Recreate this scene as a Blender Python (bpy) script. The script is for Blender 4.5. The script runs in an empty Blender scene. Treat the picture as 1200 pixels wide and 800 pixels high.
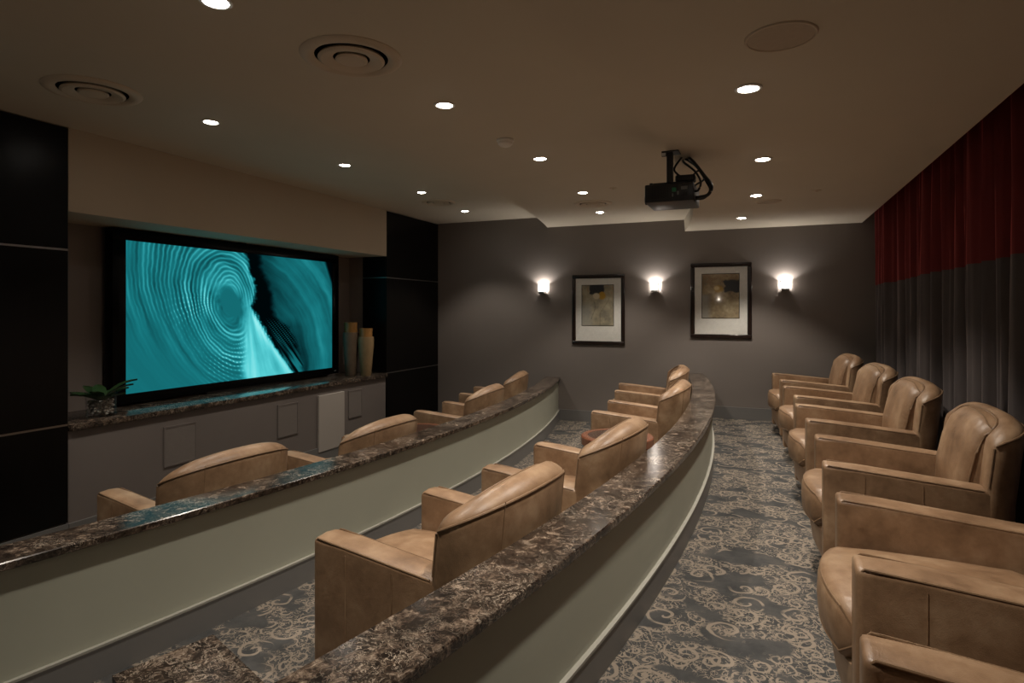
import bpy, bmesh, math, random
import numpy as np
from mathutils import Vector, noise as mnoise

random.seed(7)
PI = math.pi
scene = bpy.context.scene
COL = scene.collection

# ------------------------------------------------------------------ camera, world, exposure
CAM_Z = 1.65
cam_data = bpy.data.cameras.new('camera')
cam_data.sensor_width = 36.0
cam_data.lens = 717.0 / 1200.0 * 36.0
cam_data.shift_y = -36.0 / 1200.0
cam_data.clip_start = 0.02
cam = bpy.data.objects.new('camera', cam_data)
COL.objects.link(cam)
cam.location = (0, 0, CAM_Z)
cam.rotation_euler = (PI / 2, 0, math.atan2(303, 717))
scene.camera = cam

world = bpy.data.worlds.new('world')
world.use_nodes = True
world.node_tree.nodes['Background'].inputs[0].default_value = (0.0, 0.0, 0.0, 1)
scene.world = world

EXPOSURE = 1.0
scene.view_settings.view_transform = 'Standard'
scene.view_settings.look = 'None'
scene.view_settings.gamma = 1.0
scene.view_settings.use_curve_mapping = False
scene.view_settings.exposure = EXPOSURE
SPOT_W = 46.0          # downlight spot power
SCONCE_W = 4.7         # sconce lamp power

# room figures (metres; origin under the camera, Y runs to the far wall, X to the curtain)
FAR_Y = 7.95
NEAR_Y = -2.6
LEFT_X = -5.15
PANEL_X = -4.55
RIGHT_X = 1.38
Z_LOW, Z_MID, Z_TOP = 0.0, 0.165, 0.33
C_LEFT, C_MID, C_RIGHT = 2.94, 2.797, 2.65
AC = (-17.3, 4.4)                       # common centre of the tier curves
R1_IN, R1_OUT = 14.87, 15.08            # cap of the wall below the middle tier
R2_IN, R2_OUT = 16.69, 16.90            # cap of the wall below the upper tier
CAP1, CAP2 = 0.745, 0.87

# ------------------------------------------------------------------ node helper
class NT:
    def __init__(self, name):
        self.mat = bpy.data.materials.new(name)
        self.mat.use_nodes = True
        self.nt = self.mat.node_tree
        self.nt.nodes.clear()
        self.out = self.nt.nodes.new('ShaderNodeOutputMaterial')
    def node(self, typ, **kw):
        n = self.nt.nodes.new(typ)
        for k, v in kw.items():
            setattr(n, k, v)
        return n
    def put(self, sock, v):
        if v is None:
            return
        if isinstance(v, bpy.types.NodeSocket):
            self.nt.links.new(v, sock)
        elif isinstance(v, (tuple, list)) and sock.type == 'RGBA' and len(v) == 3:
            sock.default_value = (*v, 1)
        else:
            sock.default_value = v
    def m(self, op, a, b=None, c=None, clamp=False):
        n = self.node('ShaderNodeMath', operation=op, use_clamp=clamp)
        self.put(n.inputs[0], a); self.put(n.inputs[1], b)
        if c is not None: self.put(n.inputs[2], c)
        return n.outputs[0]
    def v(self, op, a, b=None, scale=None):
        n = self.node('ShaderNodeVectorMath', operation=op)
        self.put(n.inputs[0], a); self.put(n.inputs[1], b)
        if scale is not None: self.put(n.inputs[3], scale)
        return n.outputs[1] if op in ('LENGTH', 'DISTANCE', 'DOT_PRODUCT') else n.outputs[0]
    def pos(self):
        return self.node('ShaderNodeNewGeometry').outputs['Position']
    def obj(self):
        return self.node('ShaderNodeTexCoord').outputs['Object']
    def noise(self, vec, scale, detail=2, rough=0.5, dist=0.0, col=False):
        n = self.node('ShaderNodeTexNoise')
        self.put(n.inputs['Vector'], vec); n.inputs['Scale'].default_value = scale
        n.inputs['Detail'].default_value = detail; n.inputs['Roughness'].default_value = rough
        n.inputs['Distortion'].default_value = dist
        return n.outputs['Color' if col else 'Fac']
    def vor(self, vec, scale, feature='F1', rnd=1.0):
        n = self.node('ShaderNodeTexVoronoi', feature=feature)
        self.put(n.inputs['Vector'], vec); n.inputs['Scale'].default_value = scale
        n.inputs['Randomness'].default_value = rnd
        return n
    def sep(self, vec):
        n = self.node('ShaderNodeSeparateXYZ'); self.put(n.inputs[0], vec); return n.outputs
    def comb(self, x, y, z=0.0):
        n = self.node('ShaderNodeCombineXYZ')
        for i, q in enumerate((x, y, z)): self.put(n.inputs[i], q)
        return n.outputs[0]
    def step(self, x, lo, hi):
        n = self.node('ShaderNodeMapRange', interpolation_type='SMOOTHSTEP')
        self.put(n.inputs[0], x); n.inputs[1].default_value = lo; n.inputs[2].default_value = hi
        return n.outputs[0]
    def mix(self, f, a, b):
        n = self.node('ShaderNodeMix', data_type='RGBA')
        self.put(n.inputs[0], f); self.put(n.inputs[6], a); self.put(n.inputs[7], b)
        return n.outputs[2]
    def ramp(self, f, stops):
        n = self.node('ShaderNodeValToRGB')
        self.put(n.inputs[0], f)
        e = n.color_ramp.elements
        while len(e) < len(stops): e.new(0.5)
        for el, (p, c) in zip(e, stops):
            el.position = p; el.color = (*c, 1)
        return n.outputs[0]
    def bump(self, h, strength=0.2, dist=0.01):
        n = self.node('ShaderNodeBump')
        n.inputs['Strength'].default_value = strength; n.inputs['Distance'].default_value = dist
        self.put(n.inputs['Height'], h)
        return n.outputs[0]
    def bsdf(self, color, rough=0.5, metal=0.0, normal=None, **kw):
        n = self.node('ShaderNodeBsdfPrincipled')
        self.put(n.inputs['Base Color'], color); self.put(n.inputs['Roughness'], rough)
        n.inputs['Metallic'].default_value = metal
        if normal is not None: self.put(n.inputs['Normal'], normal)
        for k, v in kw.items():
            self.put(n.inputs[k.replace('_', ' ')], v)
        self.nt.links.new(n.outputs[0], self.out.inputs[0])
        return n
    def emission(self, color, strength):
        n = self.node('ShaderNodeEmission')
        self.put(n.inputs[0], color); self.put(n.inputs[1], strength)
        self.nt.links.new(n.outputs[0], self.out.inputs[0])

M = {}
def paint(name, col, rough=0.75, var=0.06, bump=0.03, scale=3.0):
    t = NT(name)
    p = t.pos()
    n = t.noise(p, scale, 3)
    c = t.mix(n, tuple(q * (1 - var) for q in col), tuple(min(1, q * (1 + var)) for q in col))
    fine = t.noise(p, 260, 2)
    t.bsdf(c, rough, normal=t.bump(fine, bump, 0.002))
    M[name] = t.mat
paint('wall_paint', (0.19, 0.165, 0.150), 0.6, 0.04)
paint('near_paint', (0.235, 0.205, 0.185), 0.6, 0.04)
paint('ceiling_paint', (0.62, 0.555, 0.45), 0.85, 0.03)
paint('soffit_paint', (0.50, 0.412, 0.305), 0.8, 0.03)
paint('recess_paint', (0.22, 0.18, 0.16), 0.7, 0.04)
paint('cabinet_paint', (0.17, 0.146, 0.134), 0.6, 0.04)
paint('cream_paint', (0.405, 0.41, 0.335), 0.5, 0.05)
paint('baseboard_paint', (0.165, 0.16, 0.155), 0.4, 0.05)
paint('bead_lit', (0.34, 0.33, 0.29), 0.45, 0.03)  # lighter than the baseboard: light caught on its top ledge put into the colour
paint('white_trim', (0.72, 0.69, 0.64), 0.45, 0.03)
paint('vent_paint', (0.62, 0.52, 0.40), 0.55, 0.03)
paint('speaker_mesh', (0.52, 0.435, 0.34), 0.8, 0.08, 0.5, 40)
paint('white_panel', (0.42, 0.38, 0.345), 0.45, 0.03)
paint('grille_paint', (0.19, 0.165, 0.15), 0.65, 0.1, 0.5, 60)

def simple(name, col, rough=0.4, metal=0.0, **kw):
    t = NT(name)
    n = t.noise(t.obj(), 30, 2)
    c = t.mix(n, tuple(q * 0.88 for q in col), tuple(min(1, q * 1.1) for q in col))
    t.bsdf(c, rough, metal, **kw)
    M[name] = t.mat
simple('black_plastic', (0.002, 0.002, 0.0022), 0.25, Specular_IOR_Level=0.12)
simple('black_satin', (0.012, 0.012, 0.014), 0.45)
simple('projector_black', (0.018, 0.018, 0.02), 0.4)
simple('cable_black', (0.01, 0.01, 0.01), 0.5)
simple('hole_shade', (0.006, 0.005, 0.004), 0.9)  # near black: the shade inside openings put into the colour
simple('chrome', (0.65, 0.64, 0.62), 0.18, 1.0)
simple('strip_metal', (0.35, 0.34, 0.33), 0.32, 1.0)
simple('mat_board', (0.80, 0.775, 0.73), 0.8)
simple('leg_wood', (0.015, 0.01, 0.007), 0.4)
simple('detector_plastic', (0.88, 0.84, 0.78), 0.4)
simple('label_white', (0.8, 0.8, 0.8), 0.5)
simple('port_green', (0.03, 0.22, 0.10), 0.4)
simple('port_grey', (0.18, 0.19, 0.19), 0.4)
simple('pebble', (0.52, 0.49, 0.45), 0.6)
simple('leaf', (0.028, 0.075, 0.022), 0.4)
simple('soil', (0.03, 0.022, 0.015), 0.9)

def t_leather():
    t = NT('leather')
    p = t.obj()
    info = t.node('ShaderNodeObjectInfo').outputs['Random']
    pp = t.v('ADD', p, t.comb(t.m('MULTIPLY', info, 17.0), info, info))
    big = t.noise(pp, 4.5, 4, 0.6)
    med = t.noise(pp, 19, 4, 0.65)
    f = t.m('ADD', t.m('MULTIPLY', big, 0.7), t.m('MULTIPLY', med, 0.3))
    c = t.ramp(f, [(0.32, (0.150, 0.086, 0.047)), (0.50, (0.275, 0.168, 0.096)), (0.68, (0.410, 0.278, 0.172))])
    grain = t.vor(pp, 210, 'DISTANCE_TO_EDGE').outputs[0]
    crease = t.noise(pp, 14, 4, 0.7, 0.8)
    h = t.m('ADD', t.m('MULTIPLY', grain, 0.35), crease)
    r = t.m('ADD', 0.30, t.m('MULTIPLY', med, 0.22))
    t.bsdf(c, r, normal=t.bump(h, 0.22, 0.006))
    M['leather'] = t.mat
    t = NT('leather_piping')
    n = t.noise(t.obj(), 60, 3)
    t.bsdf(t.mix(n, (0.165, 0.098, 0.054), (0.25, 0.158, 0.09)), 0.42)
    M['leather_piping'] = t.mat
t_leather()

def t_marble():
    t = NT('marble')
    p = t.pos()
    w = t.noise(p, 7, 3, col=True)
    pw = t.v('ADD', p, t.v('SCALE', t.v('SUBTRACT', w, (0.5, 0.5, 0.5)), scale=0.07))
    w2 = t.noise(p, 32, 3, col=True)
    pw = t.v('ADD', pw, t.v('SCALE', t.v('SUBTRACT', w2, (0.5, 0.5, 0.5)), scale=0.045))
    blot = t.noise(pw, 22, 10, 0.72, 0.1)
    base = t.ramp(blot, [(0.42, (0.010, 0.007, 0.006)), (0.50, (0.034, 0.023, 0.017)), (0.56, (0.098, 0.069, 0.050)), (0.62, (0.24, 0.18, 0.135)), (0.70, (0.46, 0.38, 0.30))])
    r1 = t.noise(pw, 17, 4, 0.6, 1.3)
    v1 = t.step(t.m('ABSOLUTE', t.m('SUBTRACT', r1, 0.5)), 0.018, 0.0)
    r2 = t.noise(t.v('ADD', pw, (3.1, 1.7, 0.4)), 38, 3, 0.6, 0.9)
    v2 = t.step(t.m('ABSOLUTE', t.m('SUBTRACT', r2, 0.5)), 0.035, 0.0)
    vm = t.step(t.noise(p, 5, 3), 0.38, 0.64)
    dk = t.step(t.noise(pw, 8, 3, 0.6), 0.44, 0.62)
    base = t.mix(t.m('MULTIPLY', dk, 0.65), base, (0.022, 0.016, 0.012))
    v1 = t.m('MULTIPLY', v1, t.m('ADD', 0.10, t.m('MULTIPLY', vm, 0.75)))
    v2 = t.m('MULTIPLY', v2, t.m('ADD', 0.1, t.m('MULTIPLY', vm, 0.55)))
    c = t.mix(v2, base, (0.25, 0.19, 0.145))
    c = t.mix(v1, c, (0.46, 0.38, 0.30))
    t.bsdf(c, 0.17, Specular_IOR_Level=0.5)
    M['marble'] = t.mat
t_marble()

def t_carpet():
    t = NT('carpet')
    p = t.pos()
    x, y, z = t.sep(p)
    p2 = t.comb(x, y)
    w = t.noise(p2, 9, 2, col=True)
    pw = t.v('ADD', p2, t.v('MULTIPLY', t.v('SUBTRACT', w, (0.5, 0.5, 0.5)), (0.05, 0.05, 0.0)))
    # scrolls: one spiral round each cell centre
    def scroll(shift, scale, k, rmax, thr):
        q = t.v('ADD', pw, shift)
        vo = t.vor(q, scale, 'F1', 0.75)
        d = t.v('SUBTRACT', q, vo.outputs['Position'])
        dx, dy, _ = t.sep(d)
        r = t.v('LENGTH', t.comb(dx, dy))
        cr = t.sep(vo.outputs['Color'])
        sgn = t.m('SUBTRACT', t.m('MULTIPLY', t.m('GREATER_THAN', cr[0], 0.5), 2.0), 1.0)
        a = t.m('MULTIPLY', t.m('ARCTAN2', dy, dx), sgn)
        ph = t.m('ADD', t.m('ADD', a, t.m('MULTIPLY', r, k)), t.m('MULTIPLY', cr[1], 6.28))
        band = t.step(t.m('COSINE', ph), thr, thr + 0.22)
        return t.m('MULTIPLY', band, t.step(r, rmax, rmax * 0.9))
    s1 = scroll((0, 0, 0), 4.6, 100.0, 0.085, 0.62)
    s2 = scroll((0.37, 0.71, 0), 7.6, 165.0, 0.052, 0.55)
    # lace: contour lines of noise
    def lace(scale, width, dist):
        n = t.noise(pw, scale, 1.5, 0.5, dist)
        return t.step(t.m('ABSOLUTE', t.m('SUBTRACT', n, 0.5)), width, width * 0.45)
    l1 = lace(17, 0.025, 1.1)
    l2 = lace(31, 0.033, 0.8)
    # clusters: dense clouds of ornament, stretched across the aisle
    cl = t.noise(t.v('MULTIPLY', p2, (1.0, 1.55, 1.0)), 3.6, 2, 0.5)
    dense = t.step(cl, 0.425, 0.50)
    sparse = t.step(cl, 0.33, 0.40)
    lace_m = t.m('MULTIPLY', t.m('MAXIMUM', l1, l2), dense)
    sc = t.m('MULTIPLY', t.m('MAXIMUM', s1, t.m('MULTIPLY', s2, dense)), sparse)
    pat = t.m('MAXIMUM', lace_m, sc)
    pile = t.noise(p2, 420, 2, 0.6)
    pat = t.m('MULTIPLY', pat, t.m('ADD', 0.62, t.m('MULTIPLY', pile, 0.6)), clamp=True)
    mott = t.noise(p2, 7, 4, 0.6)
    base = t.ramp(mott, [(0.35, (0.054, 0.055, 0.055)), (0.55, (0.080, 0.079, 0.077)), (0.75, (0.112, 0.104, 0.095))])
    base = t.mix(pile, t.mix(0.35, base, (0.02, 0.02, 0.022)), base)
    c = t.mix(t.m('MULTIPLY', pat, 0.88), base, (0.290, 0.240, 0.190))
    t.bsdf(c, 0.95, normal=t.bump(pile, 0.5, 0.004), Specular_IOR_Level=0.1)
    M['carpet'] = t.mat
t_carpet()

def t_wood(name, c0, c1, rough, scale, spec=0.5):
    t = NT(name)
    p = t.v('MULTIPLY', t.pos(), (1.0, 1.0, 0.09))
    n = t.noise(p, scale, 5, 0.6, 0.6)
    t.bsdf(t.mix(n, c0, c1), rough, Specular_IOR_Level=spec)
    M[name] = t.mat
t_wood('dark_veneer', (0.0022, 0.002, 0.0019), (0.006, 0.0052, 0.005), 0.30, 28, 0.16)
t_wood('frame_wood', (0.010, 0.006, 0.005), (0.024, 0.014, 0.011), 0.22, 40)
t_wood('cherry_wood', (0.14, 0.050, 0.028), (0.24, 0.095, 0.052), 0.25, 22)
t_wood('inlay_wood', (0.040, 0.020, 0.014), (0.075, 0.038, 0.026), 0.25, 22)

def t_velvet(name, c0, c1, sheen):
    t = NT(name)
    p = t.pos()
    n = t.noise(t.v('MULTIPLY', p, (1, 1, 0.25)), 13, 4, 0.6)
    fine = t.noise(p, 330, 2)
    t.bsdf(t.mix(n, c0, c1), 0.8, normal=t.bump(fine, 0.25, 0.002), Sheen_Weight=sheen, Sheen_Roughness=0.35,
           Sheen_Tint=tuple(min(1, q * 4) for q in c1) + (1,), Specular_IOR_Level=0.15)
    M[name] = t.mat
t_velvet('red_velvet', (0.110, 0.014, 0.014), (0.185, 0.030, 0.027), 0.85)
t_velvet('grey_velvet', (0.064, 0.054, 0.053), (0.105, 0.089, 0.086), 0.6)

def t_vase(name, c0, c1, glaze):
    t = NT(name)
    p = t.obj()
    n = t.noise(t.v('MULTIPLY', p, (1, 1, 0.5)), 26, 5, 0.65)
    t.bsdf(t.mix(n, c0, c1), glaze, normal=t.bump(n, 0.3, 0.004))
    M[name] = t.mat
t_vase('clay_brown', (0.10, 0.068, 0.045), (0.21, 0.15, 0.10), 0.5)
t_vase('clay_tan', (0.19, 0.125, 0.058), (0.33, 0.23, 0.12), 0.45)
t_vase('amber_glaze', (0.16, 0.07, 0.02), (0.42, 0.22, 0.07), 0.12)

def t_glass():
    t = NT('clear_glass')
    g = t.node('ShaderNodeBsdfGlossy'); g.inputs['Roughness'].default_value = 0.03
    tr = t.node('ShaderNodeBsdfTransparent'); tr.inputs[0].default_value = (0.985, 0.99, 0.99, 1)
    geo = t.node('ShaderNodeNewGeometry')     # Schlick reflectance, the same from both sides of the thin pane
    cosi = t.m('ABSOLUTE', t.v('DOT_PRODUCT', geo.outputs['Normal'], geo.outputs['Incoming']))
    refl = t.m('ADD', 0.03, t.m('MULTIPLY', 0.9, t.m('POWER', t.m('SUBTRACT', 1.0, cosi, clamp=True), 5.0)))
    ms = t.node('ShaderNodeMixShader')
    t.nt.links.new(refl, ms.inputs[0]); t.nt.links.new(tr.outputs[0], ms.inputs[1]); t.nt.links.new(g.outputs[0], ms.inputs[2])
    t.nt.links.new(ms.outputs[0], t.out.inputs[0])
    M['clear_glass'] = t.mat
    t = NT('frosted_glass')
    tr = t.node('ShaderNodeBsdfTransparent'); tr.inputs[0].default_value = (0.42, 0.41, 0.40, 1)
    em = t.node('ShaderNodeEmission'); em.inputs[0].default_value = (1.0, 0.93, 0.84, 1); em.inputs[1].default_value = 0.5
    ad = t.node('ShaderNodeAddShader')
    t.nt.links.new(tr.outputs[0], ad.inputs[0]); t.nt.links.new(em.outputs[0], ad.inputs[1])
    t.nt.links.new(ad.outputs[0], t.out.inputs[0])
    M['frosted_glass'] = t.mat
t_glass()
def t_emit(name, col, s):
    t = NT(name); t.emission(col, s); M[name] = t.mat
t_emit('lamp_face', (1.0, 0.92, 0.82), 26.0)
t_emit('lamp_bulb', (1.0, 0.93, 0.84), 9.0)
t_emit('led_white', (0.9, 0.95, 1.0), 1.2)
def t_attr(name, emit):
    t = NT(name)
    a = t.node('ShaderNodeVertexColor', layer_name='print')
    if emit: t.emission(a.outputs[0], 1.0)
    else: t.bsdf(a.outputs[0], 0.7)
    M[name] = t.mat
t_attr('screen_picture', True)
t_attr('art_print', False)

# ------------------------------------------------------------------ mesh helper
class MB:
    def __init__(self):
        self.v = []; self.f = []
    def add(self, vs, fs):
        o = len(self.v)
        self.v += [tuple(q) for q in vs]; self.f += [tuple(i + o for i in q) for q in fs]
        return self
    def box(self, x0, x1, y0, y1, z0, z1):
        vs = [(x, y, z) for z in (z0, z1) for y in (y0, y1) for x in (x0, x1)]
        return self.add(vs, [(0, 2, 3, 1), (4, 5, 7, 6), (0, 1, 5, 4), (2, 6, 7, 3), (0, 4, 6, 2), (1, 3, 7, 5)])
    def hexa(self, vs):
        return self.add(vs, [(0, 2, 3, 1), (4, 5, 7, 6), (0, 1, 5, 4), (2, 6, 7, 3), (0, 4, 6, 2), (1, 3, 7, 5)])
    def rbox(self, x0, x1, y0, y1, z0, z1, r=0.01, seg=2, vs=None):
        b = bmesh.new()
        t = MB()
        t.hexa(vs) if vs else t.box(x0, x1, y0, y1, z0, z1)
        bv = [b.verts.new(q) for q in t.v]
        for q in t.f: b.faces.new([bv[i] for i in q])
        bmesh.ops.bevel(b, geom=list(b.edges), offset=r, segments=seg, profile=0.5, affect='EDGES')
        b.verts.ensure_lookup_table(); b.verts.index_update()
        self.add([q.co[:] for q in b.verts], [[q.index for q in fc.verts] for fc in b.faces])
        b.free()
        return self
    def loft(self, rings, closed=True, cap=True, loop=False):
        n = len(rings[0]); o = len(self.v)
        fs = []
        k = len(rings)
        for i in range(k if loop else k - 1):
            j2 = (i + 1) % k
            for j in range(n if closed else n - 1):
                a, b = i * n + j, i * n + (j + 1) % n
                c, d = j2 * n + (j + 1) % n, j2 * n + j
                fs.append((a, b, c, d))
        if cap and not loop and closed:
            fs.append(tuple(reversed(range(n))))
            fs.append(tuple(range((k - 1) * n, k * n)))
        return self.add([p for r in rings for p in r], fs)
    def lathe(self, prof, n=32, c=(0, 0, 0), cap=True):
        rings = [[(c[0] + r * math.cos(2 * PI * i / n), c[1] + r * math.sin(2 * PI * i / n), c[2] + z) for i in range(n)] for r, z in prof]
        return self.loft(rings, True, cap)
    def tube(self, pts, r=0.005, n=6, closed=False):
        P = [Vector(p) for p in pts]
        rings = []
        up = Vector((0, 0, 1))
        for i, p in enumerate(P):
            a = P[i - 1] if (i or closed) else p
            b = P[(i + 1) % len(P)] if (i < len(P) - 1 or closed) else p
            d = (b - a).normalized()
            u = up if abs(d.dot(up)) < 0.93 else Vector((1, 0, 0))
            s = d.cross(u).normalized(); w = s.cross(d).normalized()
            rings.append([tuple(p + (s * math.cos(2 * PI * j / n) + w * math.sin(2 * PI * j / n)) * r) for j in range(n)])
        return self.loft(rings, True, True, closed)
    def arc(self, R0, R1, y0, y1, z0, z1, n=48, c=AC):
        rings = []
        for i in range(n + 1):
            y = y0 + (y1 - y0) * i / n
            # at a station the two radii are cut by the same y so the ends stay square to the wall
            xa = c[0] + math.sqrt(R0 * R0 - (y - c[1]) ** 2); xb = c[0] + math.sqrt(R1 * R1 - (y - c[1]) ** 2)
            rings.append([(xa, y, z0), (xb, y, z0), (xb, y, z1), (xa, y, z1)])
        return self.loft(rings)
    def mesh(self, name, smooth=35):
        me = bpy.data.meshes.new(name)
        me.from_pydata(self.v, [], self.f)
        b = bmesh.new(); b.from_mesh(me)
        bmesh.ops.recalc_face_normals(b, faces=list(b.faces))
        b.to_mesh(me); b.free()
        if smooth:
            me.polygons.foreach_set('use_smooth', [True] * len(me.polygons))
            me.set_sharp_from_angle(angle=math.radians(smooth))
        return me
    def build(self, name, mat, parent=None, smooth=35):
        me = self.mesh(name, smooth)
        me.materials.append(M[mat])
        return link(name, me, parent)
def link(name, data, parent=None):
    o = bpy.data.objects.new(name, data)
    COL.objects.link(o)
    if parent is not None: o.parent = parent
    return o
def tag(o, label, cat, group=None):
    o['label'] = label; o['category'] = cat
    if group: o['group'] = group
    return o
def thing(name, label, cat, loc=(0, 0, 0), rz=0.0, group=None):
    o = link(name, None)
    o.empty_display_size = 0.1
    o.location = loc; o.rotation_euler = (0, 0, rz)
    return tag(o, label, cat, group)
def struct(o, label=None):
    o['kind'] = 'structure'
    if label: o['label'] = label
    return o
def dup(root, loc, rz, label=None, group=None):
    def cp(o, par):
        c = o.copy(); COL.objects.link(c); c.parent = par
        for ch in list(o.children): cp(ch, c)
        return c
    r = cp(root, None)
    r.location = loc; r.rotation_euler = (0, 0, rz)
    if label: r['label'] = label
    if group: r['group'] = group
    return r
def arc_x(R, y, c=AC):
    return c[0] + math.sqrt(R * R - (y - c[1]) ** 2)

# ------------------------------------------------------------------ floors (three tiers)
def tier(name, Rin, xright, z0, z1, label):
    n = 60; rings = []
    for i in range(n + 1):
        y = NEAR_Y + (FAR_Y - NEAR_Y) * i / n
        xa = arc_x(Rin, y) if Rin else LEFT_X
        xb = arc_x(xright, y) if xright > 2 else xright
        rings.append([(xa, y, z0), (xb, y, z0), (xb, y, z1), (xa, y, z1)])
    return struct(MB().loft(rings).build(name, 'carpet'), label)
tier('floor', None, RIGHT_X, -0.10, Z_LOW, 'dark patterned carpet of the lowest tier before the screen')
tier('floor_middle', R1_OUT - 0.10, RIGHT_X, Z_LOW + 0.001, Z_MID, 'dark scroll patterned carpet of the middle seating tier')
tier('floor_upper', R2_OUT - 0.10, RIGHT_X, Z_MID + 0.001, Z_TOP, 'dark scroll patterned carpet of the upper aisle')

# ------------------------------------------------------------------ walls
def wall(name, x0, x1, y0, y1, z0, z1, mat, label):
    return struct(MB().box(x0, x1, y0, y1, z0, z1).build(name, mat, None, 0), label)
wall('wall_far', LEFT_X - 0.1, RIGHT_X + 0.1, FAR_Y, FAR_Y + 0.12, -0.1, 3.1, 'wall_paint', 'taupe painted end wall with sconces and framed pictures')
wall('wall_near', LEFT_X - 0.1, RIGHT_X + 0.1, NEAR_Y - 0.12, NEAR_Y, -0.1, 3.1, 'near_paint', 'taupe painted wall opposite the pictures')
wall('wall_right', RIGHT_X, RIGHT_X + 0.12, NEAR_Y, FAR_Y, -0.1, 3.1, 'near_paint', 'taupe painted wall behind the curtains')
wl = wall('wall_left', LEFT_X - 0.12, LEFT_X, NEAR_Y, FAR_Y, -0.1, 3.1, 'recess_paint', 'taupe wall of the screen recess with black panelled piers')
# black veneer piers either side of the recess, panel by panel with metal strips between
REC0, REC1 = 2.75, 6.62
RETURN_X = -4.92
for (ya, yb) in ((NEAR_Y, REC0), (REC1, FAR_Y)):
    core = MB().box(LEFT_X, PANEL_X - 0.02, ya + (0.004 if ya < 0 else 0.02), yb - 0.02 if ya < 0 else yb - 0.004, 0.0, C_LEFT - 0.004).build('pier_core', 'recess_paint', wl, 0)
    zs = [0.16, 0.848, 2.078, C_LEFT - 0.003]
    if ya < 0: cols = [(NEAR_Y + 0.003, -1.1), (-1.1, 0.2), (0.2, REC0)]
    else: cols = [(REC1, FAR_Y - 0.003)]
    for k in range(3):
        for (p, q) in cols:
            MB().rbox(PANEL_X - 0.02, PANEL_X, p + 0.002, q - 0.002, zs[k] + 0.007, zs[k + 1] - 0.007, 0.0015, 1).build('wall_panel', 'dark_veneer', wl)
        # the return facing the recess
        yy = (yb - 0.02, yb) if ya < 0 else (ya, ya + 0.02)
        MB().rbox(RETURN_X, PANEL_X - 0.021, yy[0], yy[1], zs[k] + 0.007, zs[k + 1] - 0.007, 0.0015, 1).build('return_panel', 'dark_veneer', wl)
    for z in zs[1:3]:
        MB().box(PANEL_X - 0.02, PANEL_X - 0.001, ya + 0.004, yb - 0.004, z - 0.0065, z + 0.0065).build('metal_strip', 'strip_metal', wl, 0)
        MB().box(RETURN_X, PANEL_X - 0.021, yy[0] + 0.001, yy[1] - 0.001, z - 0.0065, z + 0.0065).build('metal_strip', 'strip_metal', wl, 0)
struct(MB().box(LEFT_X, PANEL_X, REC0, REC1, 2.35, C_LEFT).build('ceiling_soffit', 'soffit_paint', None, 0), 'cream bulkhead hanging over the screen recess')

# ------------------------------------------------------------------ ceiling
struct(MB().box(LEFT_X, -2.2, NEAR_Y, FAR_Y, C_LEFT, C_LEFT + 0.15).build('ceiling', 'ceiling_paint', None, 0), 'beige ceiling over the front seating row')
def ceil_zone(name, c, R, xr, slope, z, ztop, label):
    n = 60; rings = []
    for i in range(n + 1):
        y = NEAR_Y + (FAR_Y - NEAR_Y) * i / n
        xa = c[0] + math.sqrt(R * R - (y - c[1]) ** 2)
        xq = xr - (0.0148 * (y - 4.0) if xr > 0.5 else 0.0)
        rings.append([(xa, y, z), (xq, y, z), (xq, y, ztop), (xa - slope, y, ztop)])
    struct(MB().loft(rings).build(name, 'ceiling_paint', None, 20), label)
ceil_zone('ceiling_middle', (-17.3, 4.65), 14.84, -0.3, 0.13, C_MID, C_LEFT + 0.15, 'beige ceiling over the middle seating row, one step lower')
ceil_zone('ceiling_right', (-16.81, 4.35), 16.22, 1.016, 0.03, C_RIGHT, C_LEFT + 0.15, 'beige ceiling over the upper aisle, the lowest step')
wall('ceiling_pocket', 1.09, RIGHT_X, NEAR_Y, FAR_Y, C_LEFT - 0.02, C_LEFT + 0.15, 'hole_shade', 'shade painted curtain pocket in the ceiling edge')

# ------------------------------------------------------------------ baseboards
def base_box(name, x0, x1, y0, y1, z, h=0.145):
    m = MB().box(x0, x1, y0, y1, z, z + h)
    return struct(m.build(name, 'baseboard_paint', None, 0))
base_box('baseboard_far', arc_x(R2_OUT, 7.93) - 0.02, 1.0, FAR_Y - 0.018, FAR_Y, Z_TOP)
base_box('baseboard_far_middle', arc_x(R1_OUT, 7.93) - 0.03, arc_x(R2_IN, 7.93) + 0.02, FAR_Y - 0.018, FAR_Y, Z_MID)
base_box('baseboard_far_lower', PANEL_X, arc_x(R1_IN, 7.93) + 0.03, FAR_Y - 0.018, FAR_Y, Z_LOW)
base_box('baseboard_left', PANEL_X - 0.02, PANEL_X + 0.004, NEAR_Y, REC0, Z_LOW, 0.155)
base_box('baseboard_left_far', PANEL_X - 0.02, PANEL_X + 0.004, REC1, FAR_Y - 0.02, Z_LOW, 0.155)

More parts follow.
